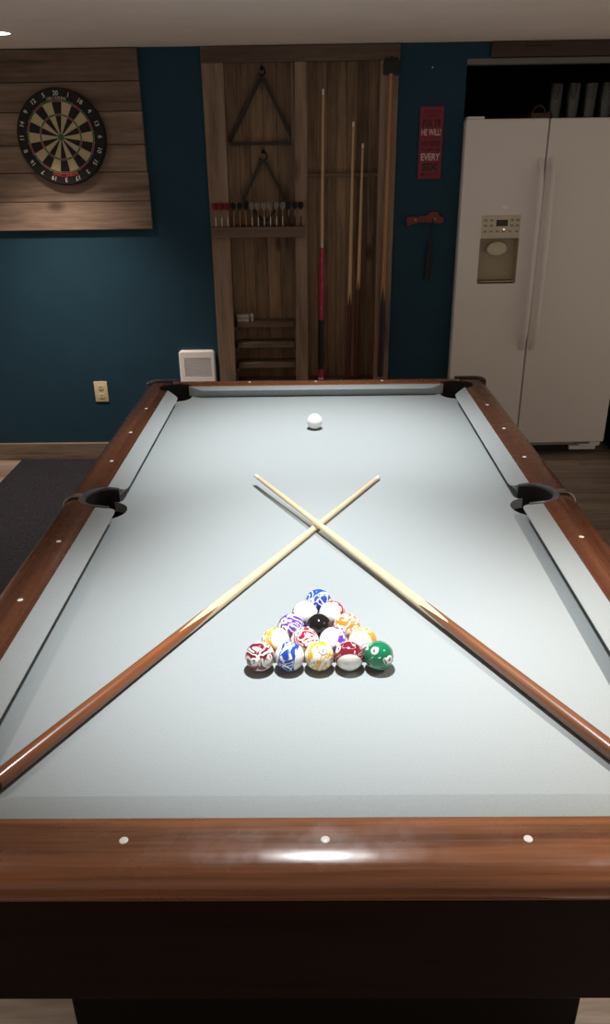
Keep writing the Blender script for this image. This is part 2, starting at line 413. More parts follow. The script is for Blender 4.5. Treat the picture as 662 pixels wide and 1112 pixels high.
# wooden rails with rounded outer edge and inlaid sights
def rail_prof(d):   # outward distance from inner edge, height
    w = WO-WI
    return [(0, ZB-.01), (0, -.001), (0.002, 0), (w*.25, .0006), (w*.6, .0003), (w-.012, -.001), (w-.002, -.0045), (w+.008, -.011), (w+.013, -.020), (w+.015, -.031), (w+.012, -.043), (w+.004, -.052), (w-.012, -.056), (w-.012, -.075), (0.0, -.075)]
def carve(o, cyls):
    """cut round holes (x, y, rx, ry) through a part of the table"""
    org = ORG[o.name]
    for cx, cy, rx_, ry_ in cyls:
        cbm = bmesh.new(); prism(cbm, [(cx-org.x+rx_*math.cos(2*PI*k/40), cy-org.y+ry_*math.sin(2*PI*k/40)) for k in range(40)], -.2-org.z, .05-org.z)
        bmesh.ops.recalc_face_normals(cbm, faces=cbm.faces)
        me = bpy.data.meshes.new('c'); cbm.to_mesh(me); cbm.free()
        c = bpy.data.objects.new('c', me); COL.objects.link(c); c.parent = o.parent
        md = o.modifiers.new('b', 'BOOLEAN'); md.operation = 'DIFFERENCE'; md.object = c; md.solver = 'EXACT'
        bpy.context.view_layer.update(); dg = bpy.context.evaluated_depsgraph_get()
        nm = bpy.data.meshes.new_from_object(o.evaluated_get(dg)); o.modifiers.clear(); o.data = nm
        bpy.data.objects.remove(c); bpy.data.meshes.remove(me)
def rail(axis, sgn, base, s0, s1, mat, cut0=None, cut1=None):
    bm = bmesh.new(); rings = []
    for s in (s0, s1):
        r = []
        for d, z in rail_prof(0):
            o = base+sgn*d
            r.append((o, s, z) if axis == 'y' else (s, o, z))
        rings.append(r)
    loft(bm, rings)
    return mk('rail', bm, mat, T, smooth='auto', angle=50)
def sight(parent, x, y):
    bm = bmesh.new(); lathe(bm, [(-.002, .0062), (.0006, .0062), (.0012, .005)], (x, y, 0), (0, 0, 1), 20)
    mk('sight', bm, 'sight', parent, smooth='auto')
LQ = 2.236
for sx in (-1, 1):
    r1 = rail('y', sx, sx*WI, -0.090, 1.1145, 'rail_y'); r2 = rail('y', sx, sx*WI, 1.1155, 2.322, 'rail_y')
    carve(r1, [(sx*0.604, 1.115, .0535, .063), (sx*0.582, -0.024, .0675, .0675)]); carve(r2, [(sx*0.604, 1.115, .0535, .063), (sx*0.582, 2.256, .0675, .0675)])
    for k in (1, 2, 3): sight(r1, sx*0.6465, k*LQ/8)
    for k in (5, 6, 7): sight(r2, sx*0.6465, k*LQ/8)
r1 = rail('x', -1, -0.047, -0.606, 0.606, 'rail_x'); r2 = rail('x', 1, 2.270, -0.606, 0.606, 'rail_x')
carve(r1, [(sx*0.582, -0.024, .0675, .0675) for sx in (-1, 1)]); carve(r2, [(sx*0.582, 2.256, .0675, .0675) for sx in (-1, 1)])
for k in (-1, 0, 1): sight(r1, k*0.2795, -0.0877); sight(r2, k*0.2795, 2.3235)

# pockets: liner, casting, and for the side pockets a flange over the rail
def pocket_corner(sx, sy, mat):
    cy = 2.256 if sy > 0 else -0.024; cx = sx*0.582
    yi = 2.270 if sy > 0 else -0.047
    r = 0.069
    bm = bmesh.new()
    lathe(bm, [(-.17, .02), (-.165, .05), (-.12, .067), (ZB-.031, .0665), (ZB-.031, .080), (-.125, .080), (-.18, .055), (-.18, .02)], (cx, cy, 0), (0, 0, 1), 28, caps=True)
    # back wall of the pocket above the bed
    mid = math.degrees(math.atan2(sy, sx))
    rings = []
    for q in range(21):
        an = math.radians(mid-105+210*q/20); c, s_ = math.cos(an), math.sin(an)
        rings.append([(cx+c*rr, cy+s_*rr, z) for rr, z in ((.0655, ZB-.03), (.0665, -.006), (.0685, -.004), (.0685, ZB-.03))])
    loft(bm, rings)
    pk = mk('pocket', bm, 'pocket', T, smooth='auto')
    # casting: rounded outer corner with a round bite
    ox, oy = sx*(WO+.018), yi+sy*0.108
    rad = 0.042
    ccx, ccy = ox-sx*rad, oy-sy*rad
    pts = [(ox, cy+sy*0.052)]
    a0 = 0 if sx > 0 else 180; a1 = 90 if sy > 0 else 270
    d = ((a1-a0+180) % 360)-180
    pts += arc(ccx, ccy, rad, a0, a0+d, 10)
    pts += [(sx*0.592, oy), (sx*0.592, oy-sy*.014), (sx*0.655, oy-sy*.016), (sx*0.680, oy-sy*.030), (ox-sx*.014, cy+sy*0.052)]
    bm = bmesh.new(); prism(bm, pts, -.06, .0030)
    mk('corner_casting', bm, mat, pk, bevel=0.004)
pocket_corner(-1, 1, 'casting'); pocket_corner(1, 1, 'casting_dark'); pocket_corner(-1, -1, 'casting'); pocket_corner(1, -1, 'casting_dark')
def pocket_side(sx):
    cx, cy = sx*0.604, 1.115
    bm = bmesh.new()
    lathe(bm, [(-.17, .02), (-.165, .05), (-.12, .0655), (ZB-.031, .0645), (ZB-.031, .078), (-.125, .078), (-.18, .055), (-.18, .02)], (cx, cy, 0), (0, 0, 1), 28)
    mid = 0 if sx > 0 else 180
    rings = []
    for q in range(21):
        an = math.radians(mid-92+184*q/20); c, s_ = math.cos(an), math.sin(an)
        rings.append([(cx+c*rr*.80, cy+s_*rr, z) for rr, z in ((.0605, ZB-.03), (.0600, -.006), (.0625, -.005), (.0630, ZB-.03))])
    inn = V((-sx*.028, 0, 0)); rings = [[tuple(V(p)+inn) for p in rings[0]]]+rings+[[tuple(V(p)+inn) for p in rings[-1]]]
    loft(bm, rings)
    pk = mk('pocket', bm, 'pocket', T, smooth='auto')
    # grey U-shaped casting rim
    bm = bmesh.new(); rings = []
    for q in range(29):
        f = q/28; an = math.radians(mid-90+180*f); c, s_ = math.cos(an), math.sin(an)
        w = .0075+.010*max(0, c*sx)**2
        ri = .0605; ro = ri+w
        rings.append([(cx+c*ri*.80, cy+s_*ri, -.012), (cx+c*ri*.80, cy+s_*ri, .0005), (cx+c*(ri+.003)*.80, cy+s_*(ri+.003), .0035), (cx+c*(ro-.002)*.86, cy+s_*(ro-.002), .0035), (cx+c*ro*.86, cy+s_*ro, .001), (cx+c*ro*.86, cy+s_*ro, -.012)])
    first = [V(p) for p in rings[0]]; last = [V(p) for p in rings[-1]]
    inn = V((-sx*0.030, 0, -.004))
    rings = [[tuple(p+inn) for p in first]]+rings+[[tuple(p+inn) for p in last]]
    loft(bm, rings)
    mk('pocket_casting', bm, 'casting', pk, smooth='auto')
    # metal flange bent over the rail
    bm = bmesh.new(); w = .008
    pth = [(0.662, .0035), (0.675, .0045), (0.688, .0040), (0.699, .0005), (0.709, -.008), (0.7155, -.020), (0.7175, -.034)]
    rings = []
    for i, (px, pz) in enumerate(pth):
        ww = .013-.001*i
        rings.append([(sx*px, cy-ww, pz), (sx*px, cy+ww, pz), (sx*(px+.003), cy+ww, pz+.0025), (sx*(px+.003), cy-ww, pz+.0025)])
    loft(bm, rings)
    mk('flange', bm, 'chrome', pk, smooth='auto', label='worn metal flange bent over the rail')
pocket_side(-1); pocket_side(1)
# apron boards and the pedestal legs
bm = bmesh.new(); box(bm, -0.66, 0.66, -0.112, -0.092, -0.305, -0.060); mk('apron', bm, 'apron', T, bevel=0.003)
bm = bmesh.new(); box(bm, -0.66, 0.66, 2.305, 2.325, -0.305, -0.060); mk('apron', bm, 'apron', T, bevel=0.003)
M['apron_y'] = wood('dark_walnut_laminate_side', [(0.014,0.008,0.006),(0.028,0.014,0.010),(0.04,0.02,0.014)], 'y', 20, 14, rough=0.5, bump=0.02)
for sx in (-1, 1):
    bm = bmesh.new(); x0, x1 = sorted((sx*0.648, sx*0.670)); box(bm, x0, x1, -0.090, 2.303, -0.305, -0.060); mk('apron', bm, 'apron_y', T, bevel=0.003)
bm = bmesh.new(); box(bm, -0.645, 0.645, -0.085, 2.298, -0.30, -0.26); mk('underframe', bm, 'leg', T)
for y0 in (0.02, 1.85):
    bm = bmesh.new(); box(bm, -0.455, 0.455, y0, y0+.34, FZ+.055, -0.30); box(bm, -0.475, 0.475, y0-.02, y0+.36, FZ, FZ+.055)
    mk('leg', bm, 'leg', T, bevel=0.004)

# ------------------------------------------------------------------ balls
R_B = 0.028575
ZC = ZB+R_B
def viewdir(c, a, b):
    v = (CAM-V(c)).normalized(); r = V((0, 0, 1)).cross(v).normalized(); u = v.cross(r)
    return (r*a+u*b+v*math.sqrt(max(0, 1-a*a-b*b))).normalized()
def ballmat(name, col, white=(0.86, 0.84, 0.80), axis=None, mixlo=0.42, mixhi=0.52, seed=0, half=0.55, marble=True):
    m, nt, b = newmat(name); L = nt.links
    b.inputs['Roughness'].default_value = 0.08; b.inputs['Coat Weight'].default_value = 0.6; b.inputs['Coat Roughness'].default_value = 0.03
    tc = N(nt, 'ShaderNodeTexCoord')
    if marble:
        mp = N(nt, 'ShaderNodeMapping'); mp.inputs['Location'].default_value = (seed*.37, seed*.21, seed*.53); L.new(tc.outputs['Object'], mp.inputs['Vector'])
        nz = N(nt, 'ShaderNodeTexNoise'); nz.inputs['Scale'].default_value = 20; nz.inputs['Detail'].default_value = 1.5; nz.inputs['Distortion'].default_value = 2.4
        L.new(mp.outputs[0], nz.inputs['Vector'])
        r = ramp(nt, [(mixlo, white), ((mixlo+mixhi)/2, [w*.35+c*.65 for w, c in zip(white, col)]), (mixhi, col)])
        m8 = N(nt, 'ShaderNodeMath', operation='MULTIPLY'); m8.inputs[1].default_value = 4.2; L.new(nz.outputs['Fac'], m8.inputs[0])
        pp = N(nt, 'ShaderNodeMath', operation='PINGPONG'); pp.inputs[1].default_value = 0.5; L.new(m8.outputs[0], pp.inputs[0])
        p2 = N(nt, 'ShaderNodeMath', operation='MULTIPLY'); p2.inputs[1].default_value = 2.0; L.new(pp.outputs[0], p2.inputs[0])
        L.new(p2.outputs[0], r.inputs['Fac']); out = r.outputs['Color']
    else:
        rgb = N(nt, 'ShaderNodeRGB'); rgb.outputs[0].default_value = (*col, 1); out = rgb.outputs[0]
    if axis is not None:
        dp = N(nt, 'ShaderNodeVectorMath', operation='DOT_PRODUCT'); dp.inputs[1].default_value = V(axis).normalized()/R_B
        L.new(tc.outputs['Object'], dp.inputs[0])
        ab = N(nt, 'ShaderNodeMath', operation='ABSOLUTE'); L.new(dp.outputs['Value'], ab.inputs[0])
        gt = N(nt, 'ShaderNodeMath', operation='GREATER_THAN'); gt.inputs[1].default_value = half; L.new(ab.outputs[0], gt.inputs[0])
        mx = N(nt, 'ShaderNodeMix', data_type='RGBA'); mx.inputs[7].default_value = (*white, 1)
        L.new(gt.outputs[0], mx.inputs[0]); L.new(out, mx.inputs[6]); out = mx.outputs[2]
    L.new(out, b.inputs['Base Color'])
    return m
M['ball_white'] = plain('ball_number_disc', (0.88, 0.86, 0.82), 0.1, coat=0.5)
M['ball_ink'] = plain('ball_number_ink', (0.02, 0.02, 0.02), 0.2)
def on_sphere(d, upv, k):
    d = d.normalized(); u = (upv-d*upv.dot(d)).normalized(); r = u.cross(d).normalized()
    return lambda x, y: (d+(r*x+u*y)/R_B).normalized()*R_B*k
def ball(pos, mat, label, discs=(), num=None, group='racked pool balls', cat='pool ball', name='pool_ball'):
    bm = bmesh.new(); bmesh.ops.create_uvsphere(bm, u_segments=48, v_segments=24, radius=R_B)
    mats = [mat]
    if num is not None:
        mats = [mat, M['ball_white'], M['ball_ink']]
        for a, b in discs:
            d = viewdir(pos, a, b); upv = V((0, 0.55, 0.83)) if abs(b) < .8 else V((0, 1, 0))
            f = on_sphere(d, upv, 1.004)
            rings = [[f(rr*math.cos(2*PI*k/24), rr*math.sin(2*PI*k/24)) for k in range(24)] for rr in (.0086, .006, .003)]
            t = bmesh.new(); loft(t, rings)
            for fc in t.faces: fc.material_index = 1
            merge(bm, t)
            merge(bm, text_bm(str(num), 0.0105, on_sphere(d, upv, 1.010), mi=2, bold=0.0003))
    o = mk(name, bm, mats, local=True, smooth=True)
    o.location = (pos[0], pos[1], pos[2]+H); ORG[o.name] = V(pos)
    return tag(o, label, cat, group)
ball((-0.0068, 1.824, ZC), plain('cue_ball_resin', (0.86, 0.86, 0.83), 0.08, coat=0.6), 'plain white cue ball alone near the far end of the felt', name='cue_ball', group=None)
X0, YR, DX, DYr = -0.004, 0.3660, 0.0572, 0.0572*math.sqrt(3)/2
BLUE, RED, MAR, PUR, YEL, ORA, GRN = (0.015,0.075,0.42), (0.42,0.01,0.035), (0.20,0.012,0.030), (0.13,0.045,0.42), (0.72,0.42,0.02), (0.75,0.24,0.03), (0.004,0.17,0.075)
rack = [
 (0, 0, 7, MAR, None, [(-.40, -.36)], 'maroon and white marbled ball, left end of the front row of the rack', dict(mixlo=0.40, mixhi=0.62)),
 (0, 1, 10, BLUE, (.95, -.25), [(.12, .80)], 'white ball with a marbled blue stripe, second from left in the front row', dict(mixlo=0.08, mixhi=0.26)),
 (0, 2, 1, YEL, None, [(.25, .33)], 'yellow and white marbled ball in the middle of the front row', dict(mixlo=0.38, mixhi=0.66)),
 (0, 3, 15, MAR, (.05, -.78), [(-.76, .42)], 'white ball with a broad maroon stripe, second from right in the front row', dict(mixlo=0.02, mixhi=0.12)),
 (0, 4, 6, GRN, None, [(-.30, .30), (.72, -.24)], 'green ball numbered 6, right end of the front row of the rack', dict(mixlo=0.04, mixhi=0.16)),
 (1, 0, 9, YEL, (.62, .18), [(-.93, .2)], 'white ball with a yellow stripe showing at its left, left end of the second row', dict(mixlo=0.05, mixhi=0.20)),
 (1, 1, 3, RED, None, [(-.45, .55)], 'red and white marbled ball, second from left in the second row', dict(mixlo=0.42, mixhi=0.62)),
 (1, 2, 12, PUR, (-.60, .30), [(.35, .62)], 'white ball with a marbled purple stripe at its right, second row', dict(mixlo=0.20, mixhi=0.45)),
 (1, 3, 13, YEL, (-.25, -.25), [(.28, -.52)], 'white ball with an amber stripe at its rim, right end of the second row', dict(mixlo=0.05, mixhi=0.25)),
 (2, 0, 4, PUR, None, [(-.5, .5)], 'purple and white marbled ball, left end of the third row', dict(mixlo=0.28, mixhi=0.50)),
 (2, 1, 8, (0.006, 0.006, 0.007), None, [(-.78, -.2)], 'plain black eight ball at the centre of the rack', dict(marble=False)),
 (2, 2, 5, ORA, None, [(-.33, -.18)], 'orange yellow and white marbled ball, right end of the third row', dict(mixlo=0.42, mixhi=0.68)),
 (3, 0, 14, GRN, (.05, .45), [(-.5, -.8)], 'mostly white ball with a green stripe below, left in the fourth row', dict(mixlo=0.10, mixhi=0.30)),
 (3, 1, 11, RED, (-.35, .10), [(.2, .75)], 'white ball with a red stripe at its edges, right in the fourth row', dict(mixlo=0.10, mixhi=0.35)),
 (4, 0, 2, BLUE, None, [(-.58, .02)], 'blue marbled ball at the far tip of the rack', dict(mixlo=0.16, mixhi=0.38)),
]
for i, (rw, k, num, col, ax, discs, lab, kw) in enumerate(rack):
    n = 5-rw
    pos = (X0+(k-(n-1)/2)*DX*1.0005, YR+rw*DYr*1.0005, ZC)
    axis = viewdir(pos, *ax) if ax else None
    kw = dict(kw)
    if num == 13: col = (0.75, 0.36, 0.03)
    ball(pos, ballmat('ball_%d_resin' % num, col, axis=axis, seed=i+1, **kw), lab, discs, num)

# ------------------------------------------------------------------ cues
def cue_radius(t, L, rt_=0.0062, rb=0.0150):
    f = t/L
    return rt_+(rb-rt_)*min(1, f*1.06)**1.12
def cue(org, d, L, parts, label, group, name='pool_cue', rt_=0.0062, rb=0.0150, zig=None, seg=24, spin=0):
    """parts: list of (name, t0, t1, material); zig = (index of border, amplitude, points)"""
    d = V(d).normalized(); org = V(org)
    t = thing(name, org, label, 'pool cue', group)
    # local z axis runs down the cue so the grain follows it
    q = V((0, 0, 1)).rotation_difference(d)
    for i, (pn, t0, t1, mat) in enumerate(parts):
        bm = bmesh.new(); rings = []
        n = max(2, int((t1-t0)/.06)+1)
        za = zig[1] if zig and zig[0] == i else 0      # zigzag at the end of this part
        zb = zig[1] if zig and zig[0] == i-1 else 0    # zigzag at the start
        def tri(k): 
            x = (k/seg*zig[2]+spin) % 1.0
            return abs(2*x-1)*2-1
        for j in range(n+1):
            ring = []
            for k in range(seg):
                a_ = t0+(zb*tri(k) if zb else 0); b_ = t1+(za*tri(k) if za else 0)
                tt = a_+(b_-a_)*j/n
                r = cue_radius(tt, L, rt_, rb)
                if pn == 'tip' and j == 0: r *= .6
                if pn == 'bumper' and j == n: r *= .75
                an = 2*PI*k/seg
                ring.append((r*math.cos(an), r*math.sin(an), tt))
            rings.append(ring)
        loft(bm, rings)
        o = mk(pn, bm, mat, t, local=True, smooth='auto', angle=60)
        o.rotation_mode = 'QUATERNION'; o.rotation_quaternion = q
    return t
# A lies on top, its shaft resting on B; the brown butt runs to the near right pocket
A0 = V((-0.1885, 1.2995, ZB+.0286)); A1 = V((0.5255, 0.0150, ZB+.0152))
B0 = V((0.1874, 1.3320, ZB+.0064)); B1 = V((-0.5220, 0.0420, ZB+.0158))
LA = (A1-A0).length; LB = (B1-B0).length
cue(A0, A1-A0, LA, [('tip', 0, .004, 'tip'), ('ferrule', .004, .024, 'ferrule'), ('shaft', .024, .890, 'maple'), ('butt', .890, LA-.012, 'butt2'), ('bumper', LA-.012, LA, 'blackrub')],
    'pool cue with a reddish brown butt at right, lying on top of the other', 'cues crossed on the felt', zig=(2, .065, 4), spin=.40)
cb = cue(B0, B1-B0, LB, [('tip', 0, .004, 'tip'), ('ferrule', .004, .024, 'ferrule'), ('shaft', .024, .930, 'maple'), ('butt', .930, LB-.012, 'butt'), ('bumper', LB-.012, LB, 'blackrub')],
    'pool cue with an orange brown butt at left, lying beneath the other', 'cues crossed on the felt', zig=(2, .068, 4), spin=.50)

bm = bmesh.new(); dB = (B1-B0).normalized(); nB = V((0, -.35, .94)); nB = (nB-dB*nB.dot(dB)).normalized(); wB = dB.cross(nB)
for k, (t0_, t1_) in enumerate(((.760, .768), (.771, .774), (.777, .786))):
    rr_ = cue_radius(.772, LB)+.0002
    qs = []
    for t_, a_ in ((t0_, -.28), (t0_, .28), (t1_, .28), (t1_, -.28)):
        qs.append(bm.verts.new(B0+dB*t_+(nB*math.cos(a_+.25)+wB*math.sin(a_+.25))*rr_))
    bm.faces.new(qs)
mk('maker_mark', bm, 'butt2', cb)

# ------------------------------------------------------------------ barn wood panel and dartboard
t = thing('barn_wood_panel', (-1.4, YW, .52), 'wide panel of weathered horizontal barn boards behind the dartboard', 'wall panel')
barn_mats = []
for i, k in enumerate((0.62, 0.72, 1.0, 0.95, 0.98, 1.08)):  # board tones; the top ones are darkened to mimic shade high up
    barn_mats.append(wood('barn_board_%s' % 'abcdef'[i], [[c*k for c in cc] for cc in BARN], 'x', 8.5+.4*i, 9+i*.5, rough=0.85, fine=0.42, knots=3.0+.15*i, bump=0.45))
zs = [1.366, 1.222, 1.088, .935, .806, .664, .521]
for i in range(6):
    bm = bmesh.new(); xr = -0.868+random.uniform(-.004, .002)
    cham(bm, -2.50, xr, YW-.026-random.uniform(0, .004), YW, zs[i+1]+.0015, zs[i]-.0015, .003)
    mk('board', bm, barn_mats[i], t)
DB = V((-1.2855, YW-.030, 0.9715)); DR = 0.2255; DT = 0.038
t = thing('dartboard', DB, 'round bristle dartboard with pale numbers on the barn board panel', 'dartboard')
yf = DB.y-DT
def dpt(r, a, y): return (DB.x+r*math.sin(a), y, DB.z+r*math.cos(a))
bm = bmesh.new(); lathe(bm, [(0, DR-.004), (0.004, DR), (DT-.006, DR), (DT-.001, DR-.006), (DT-.001, DR-.012), (DT-.001, 0.002)], DB, (0, -1, 0), 72)
mk('surround', bm, 'db_black', t, smooth='auto')
bm = bmesh.new()
rr = [0.0159, 0.099, 0.107, 0.162, 0.170]
for s in range(20):
    a0 = math.radians(-9+18*s); 
    for j in range(4):
        odd = s % 2
        mi = {0: 0 if not odd else 1, 2: 0 if not odd else 1, 1: 2 if not odd else 3, 3: 2 if not odd else 3}[j]
        nsub = 4
        for q in range(nsub):
            b0 = a0+math.radians(18)*q/nsub; b1 = a0+math.radians(18)*(q+1)/nsub
            vs = [bm.verts.new(dpt(r, a, yf-.0006)) for r, a in ((rr[j], b0), (rr[j], b1), (rr[j+1], b1), (rr[j+1], b0))]
            f = bm.faces.new(vs); f.material_index = mi
mk('playing_face', bm, ['db_black', 'db_cream', 'db_red', 'db_green'], t)
bm = bmesh.new(); lathe(bm, [(0, .0159), (.0015, .0157), (.0015, .0066)], (DB.x, yf, DB.z), (0, -1, 0), 32, mi=0, caps=False)
lathe(bm, [(.0014, .0066), (.0022, .0063)], (DB.x, yf, DB.z), (0, -1, 0), 24, mi=1)
mk('bullseye', bm, ['db_green', 'db_red'], t)
bm = bmesh.new()
for r in rr:
    tube(bm, [dpt(r, 2*PI*k/60, yf-.0012) for k in range(60)], .0007, 5, closed=True)
for s in range(20):
    a = math.radians(-9+18*s); tube(bm, [dpt(.0159, a, yf-.0012), dpt(.176, a, yf-.0012)], .0007, 5)
mk('wire_spider', bm, 'db_wire', t)
for s, nm in enumerate([20, 1, 18, 4, 13, 6, 10, 15, 2, 17, 3, 19, 7, 16, 8, 11, 14, 9, 12, 5]):
    a = math.radians(18*s); c = dpt(.199, a, yf-.0018)
    ca, sa = math.cos(a), math.sin(a)
    mk('numeral', text_bm(str(nm), .029, lambda x, y: V((c[0]+x*ca+y*sa, c[1], c[2]-x*sa+y*ca)), bold=.0006), 'db_num', t)
def arctext(s, r, size, mi, a_c, step, flip):
    out = bmesh.new()
    for i, chx in enumerate(s):
        a = a_c+(i-(len(s)-1)/2)*step*(-1 if flip else 1)
        c = dpt(r, a, yf-.0018); k = -1 if flip else 1
        ca, sa = math.cos(a)*k, math.sin(a)*k
        merge(out, text_bm(chx, size, lambda x, y: V((c[0]+x*ca+y*sa, c[1], c[2]-x*sa+y*ca)), bold=.0004))
    return out
mk('maker_name', arctext('UNICORN', .1785, .017, 0, 0, math.radians(4.6), False), 'db_num', t)
mk('model_name', arctext('CHALLENGER', .1785, .019, 0, PI, math.radians(4.3), True), 'db_redtext', t, label='red lettering')

# ------------------------------------------------------------------ outlet and heater grille
t = thing('wall_outlet', (-1.263, YW, -.38), 'almond duplex outlet plate low on the teal wall', 'outlet')
bm = bmesh.new(); cham(bm, -1.302, -1.224, YW-.007, YW, -.441, -.318, .003); mk('cover_plate', bm, 'almond', t, smooth='auto')
for zc in (-.354, -.405):
    bm = bmesh.new(); prism(bm, [(-1.263+.017*math.cos(2*PI*k/20), zc+max(-.0135, min(.0135, .017*math.sin(2*PI*k/20)))) for k in range(20)], YW-.010, YW-.006, 'y', 0)
    for dx in (-.006, .006): box(bm, -1.263+dx-.0014, -1.263+dx+.0014, YW-.0106, YW-.0095, zc-.001, zc+.008, 1)
    box(bm, -1.2655, -1.2605, YW-.0106, YW-.0095, zc-.0095, zc-.005, 1)
    mk('receptacle', bm, ['almond', 'slot'], t)
bm = bmesh.new(); lathe(bm, [(0, .003), (.0015, .0025)], (-1.263, YW-.007, -.3795), (0, -1, 0), 12); mk('screw', bm, 'steel', t)

t = thing('wall_heater', (-.68, YW, -.24), 'white louvred wall heater on the teal wall left of the cue cabinet', 'heater')
hx0, hx1, hz0, hz1, hy = -.783, -.577, -.345, -.139, YW-.035
bm = bmesh.new()
gx0, gx1, gz0, gz1 = hx0+.030, hx1-.022, -.290, -.180
def rrect(x0, x1, z0, z1, r, n=6):
    return arc(x1-r, z1-r, r, 0, 90, n)+arc(x0+r, z1-r, r, 90, 180, n)+arc(x0+r, z0+r, r, 180, 270, n)+arc(x1-r, z0+r, r, 270, 360, n)
o1 = rrect(hx0, hx1, hz0, hz1, .018); o2 = rrect(hx0+.006, hx1-.006, hz0+.006, hz1-.006, .014); o3 = rrect(gx0, gx1, gz0, gz1, .004)
loft(bm, [[(x, YW, z) for x, z in o1], [(x, hy+.008, z) for x, z in o1], [(x, hy, z) for x, z in o2], [(x, hy, z) for x, z in o3], [(x, hy+.02, z) for x, z in o3]])
mk('casing', bm, 'white_plastic', t, smooth='auto')
for k in range(9):
    z = gz0+.008+k*(gz1-gz0-.012)/8.4
    bm = bmesh.new(); vs = [(gx0, hy+.002, z+.004), (gx1, hy+.002, z+.004), (gx1, hy+.013, z-.003), (gx0, hy+.013, z-.003)]
    loft(bm, [[(gx0, hy+.001, z+.0035), (gx0, hy+.001, z+.001), (gx0, hy+.012, z-.0055), (gx0, hy+.012, z-.003)], [(gx1, hy+.001, z+.0035), (gx1, hy+.001, z+.001), (gx1, hy+.012, z-.0055), (gx1, hy+.012, z-.003)]])
    mk('louvre', bm, 'white_plastic', t)

# ------------------------------------------------------------------ cue cabinet built into the wall
t = CAB = thing('cue_cabinet', (-.066, YW, -.36), 'built-in reclaimed wood cabinet holding cues, darts and racks', 'cabinet')
BK = YW+.13     # back boards
def planks_z(xs, z0, z1, y0, y1, name, mat, par):
    bm = bmesh.new()
    for a, b in zip(xs, xs[1:]): box(bm, a+.001, b-.001, y0+random.uniform(0, .003), y1, z0, z1)
    return mk(name, bm, mat, par)
planks_z([-.465, -.395, -.335, -.262, -.19, -.11], -.34, 1.31, BK, BK+.018, 'back_boards', 'niche_z', t)
planks_z([-.045, .02, .075, .125, .18, .235, .295, .345], -.34, 1.31, BK, BK+.018, 'back_boards', 'niche_z', t)
fy0, fy1 = YW-.014, YW+.022
bm = bmesh.new(); prism(bm, [(-.556, -.365), (-.462, -.365), (-.444, 1.296), (-.556, 1.296)], fy0, fy1, 'y'); mk('stile', bm, 'frame_z', t, bevel=.002)
bm = bmesh.new(); prism(bm, [(.341, -.365), (.424, -.365), (.432, 1.296), (.338, 1.296)], fy0, fy1, 'y'); mk('stile', bm, 'frame_z', t, bevel=.002)
bm = bmesh.new(); prism(bm, [(-.112, -.365), (-.040, -.365), (-.028, 1.296), (-.090, 1.296)], fy0, fy1, 'y'); mk('centre_post', bm, 'frame_z', t, bevel=.002)
bm = bmesh.new(); box(bm, -.556, .436, fy0-.002, fy1, 1.296, 1.366); mk('header', bm, wood('reclaimed_header_board', [[c*.55 for c in k] for k in NP], 'x', 9, 10, rough=0.85, fine=0.35, knots=3.0, bump=0.4), t, bevel=.002)  # darkened copy of the frame wood, imitating the dimmer upper wall
for x0, x1 in ((-.48, -.462), (-.112, -.094), (-.058, -.040), (.343, .361)):
    bm = bmesh.new(); box(bm, x0, x1, fy1, BK, -.34, 1.30); mk('side_board', bm, 'frame_z', t, bevel=.001)
bm = bmesh.new(); box(bm, -.50, .37, fy0, BK+.018, -.365, -.335); mk('bottom_board', bm, 'frame_x', t, bevel=.002)
# dart shelf in front of the left bay
bm = bmesh.new(); box(bm, -.549, -.050, fy0-.050, fy0-.030, .474, .527); box(bm, -.549, -.050, fy0-.030, BK-.002, .509, .527)
mk('dart_shelf', bm, 'frame_x', t, bevel=.002)
for z in (.012, -.106, -.224):
    sh = bmesh.new(); box(sh, -.443, -.113, YW+.012, BK-.001, z-.030, z)
    sho = mk('shelf', sh, 'frame_x', t, bevel=.002)
    for x0, x1 in ((-.462, -.436), (-.128, -.112)):
        b_ = bmesh.new(); box(b_, x0, x1, YW+.024, BK-.002, z-.052, z-.030); mk('bracket', b_, 'frame_x', sho, bevel=.001)
# horizontal cue rest in the right bay
bm = bmesh.new(); box(bm, -.040, .343, YW+.075, YW+.095, .763, .783); mk('cue_rest', bm, 'frame_x', t, bevel=.002)
# hooks for the racks
HY = BK-.026
def hook(x, z, r):
    bm = bmesh.new(); pts = [(x, BK+.002, z+r*2.2), (x, HY+.008, z+r*2.2)]
    for k in range(15):
        a = math.radians(100-260*k/14); pts.append((x+r*1.05*math.cos(a), HY, z+r*1.0+r*1.05*math.sin(a)))
    pts = pts[:1]+[(x, HY+.012, z+r*2.2)]+pts[2:]
    tube(bm, pts, .0042, 8)
    lathe(bm, [(0, .011), (.004, .010)], (x, BK, z+r*2.2), (0, -1, 0), 16)
    mk('hook', bm, 'iron', CAB, smooth='auto')
hook(-.261, 1.248, .016); hook(-.268, .850, .020)
# tiny screw on teal
bm = bmesh.new(); lathe(bm, [(0, .004), (.002, .004), (.003, .002)], (.600, YW, 1.262), (0, -1, 0), 12)
tag(mk('wall_screw', bm, 'white_plastic', org=(.600, YW, 1.262)), 'tiny pale screw head on the teal wall above the red sign', 'screw')

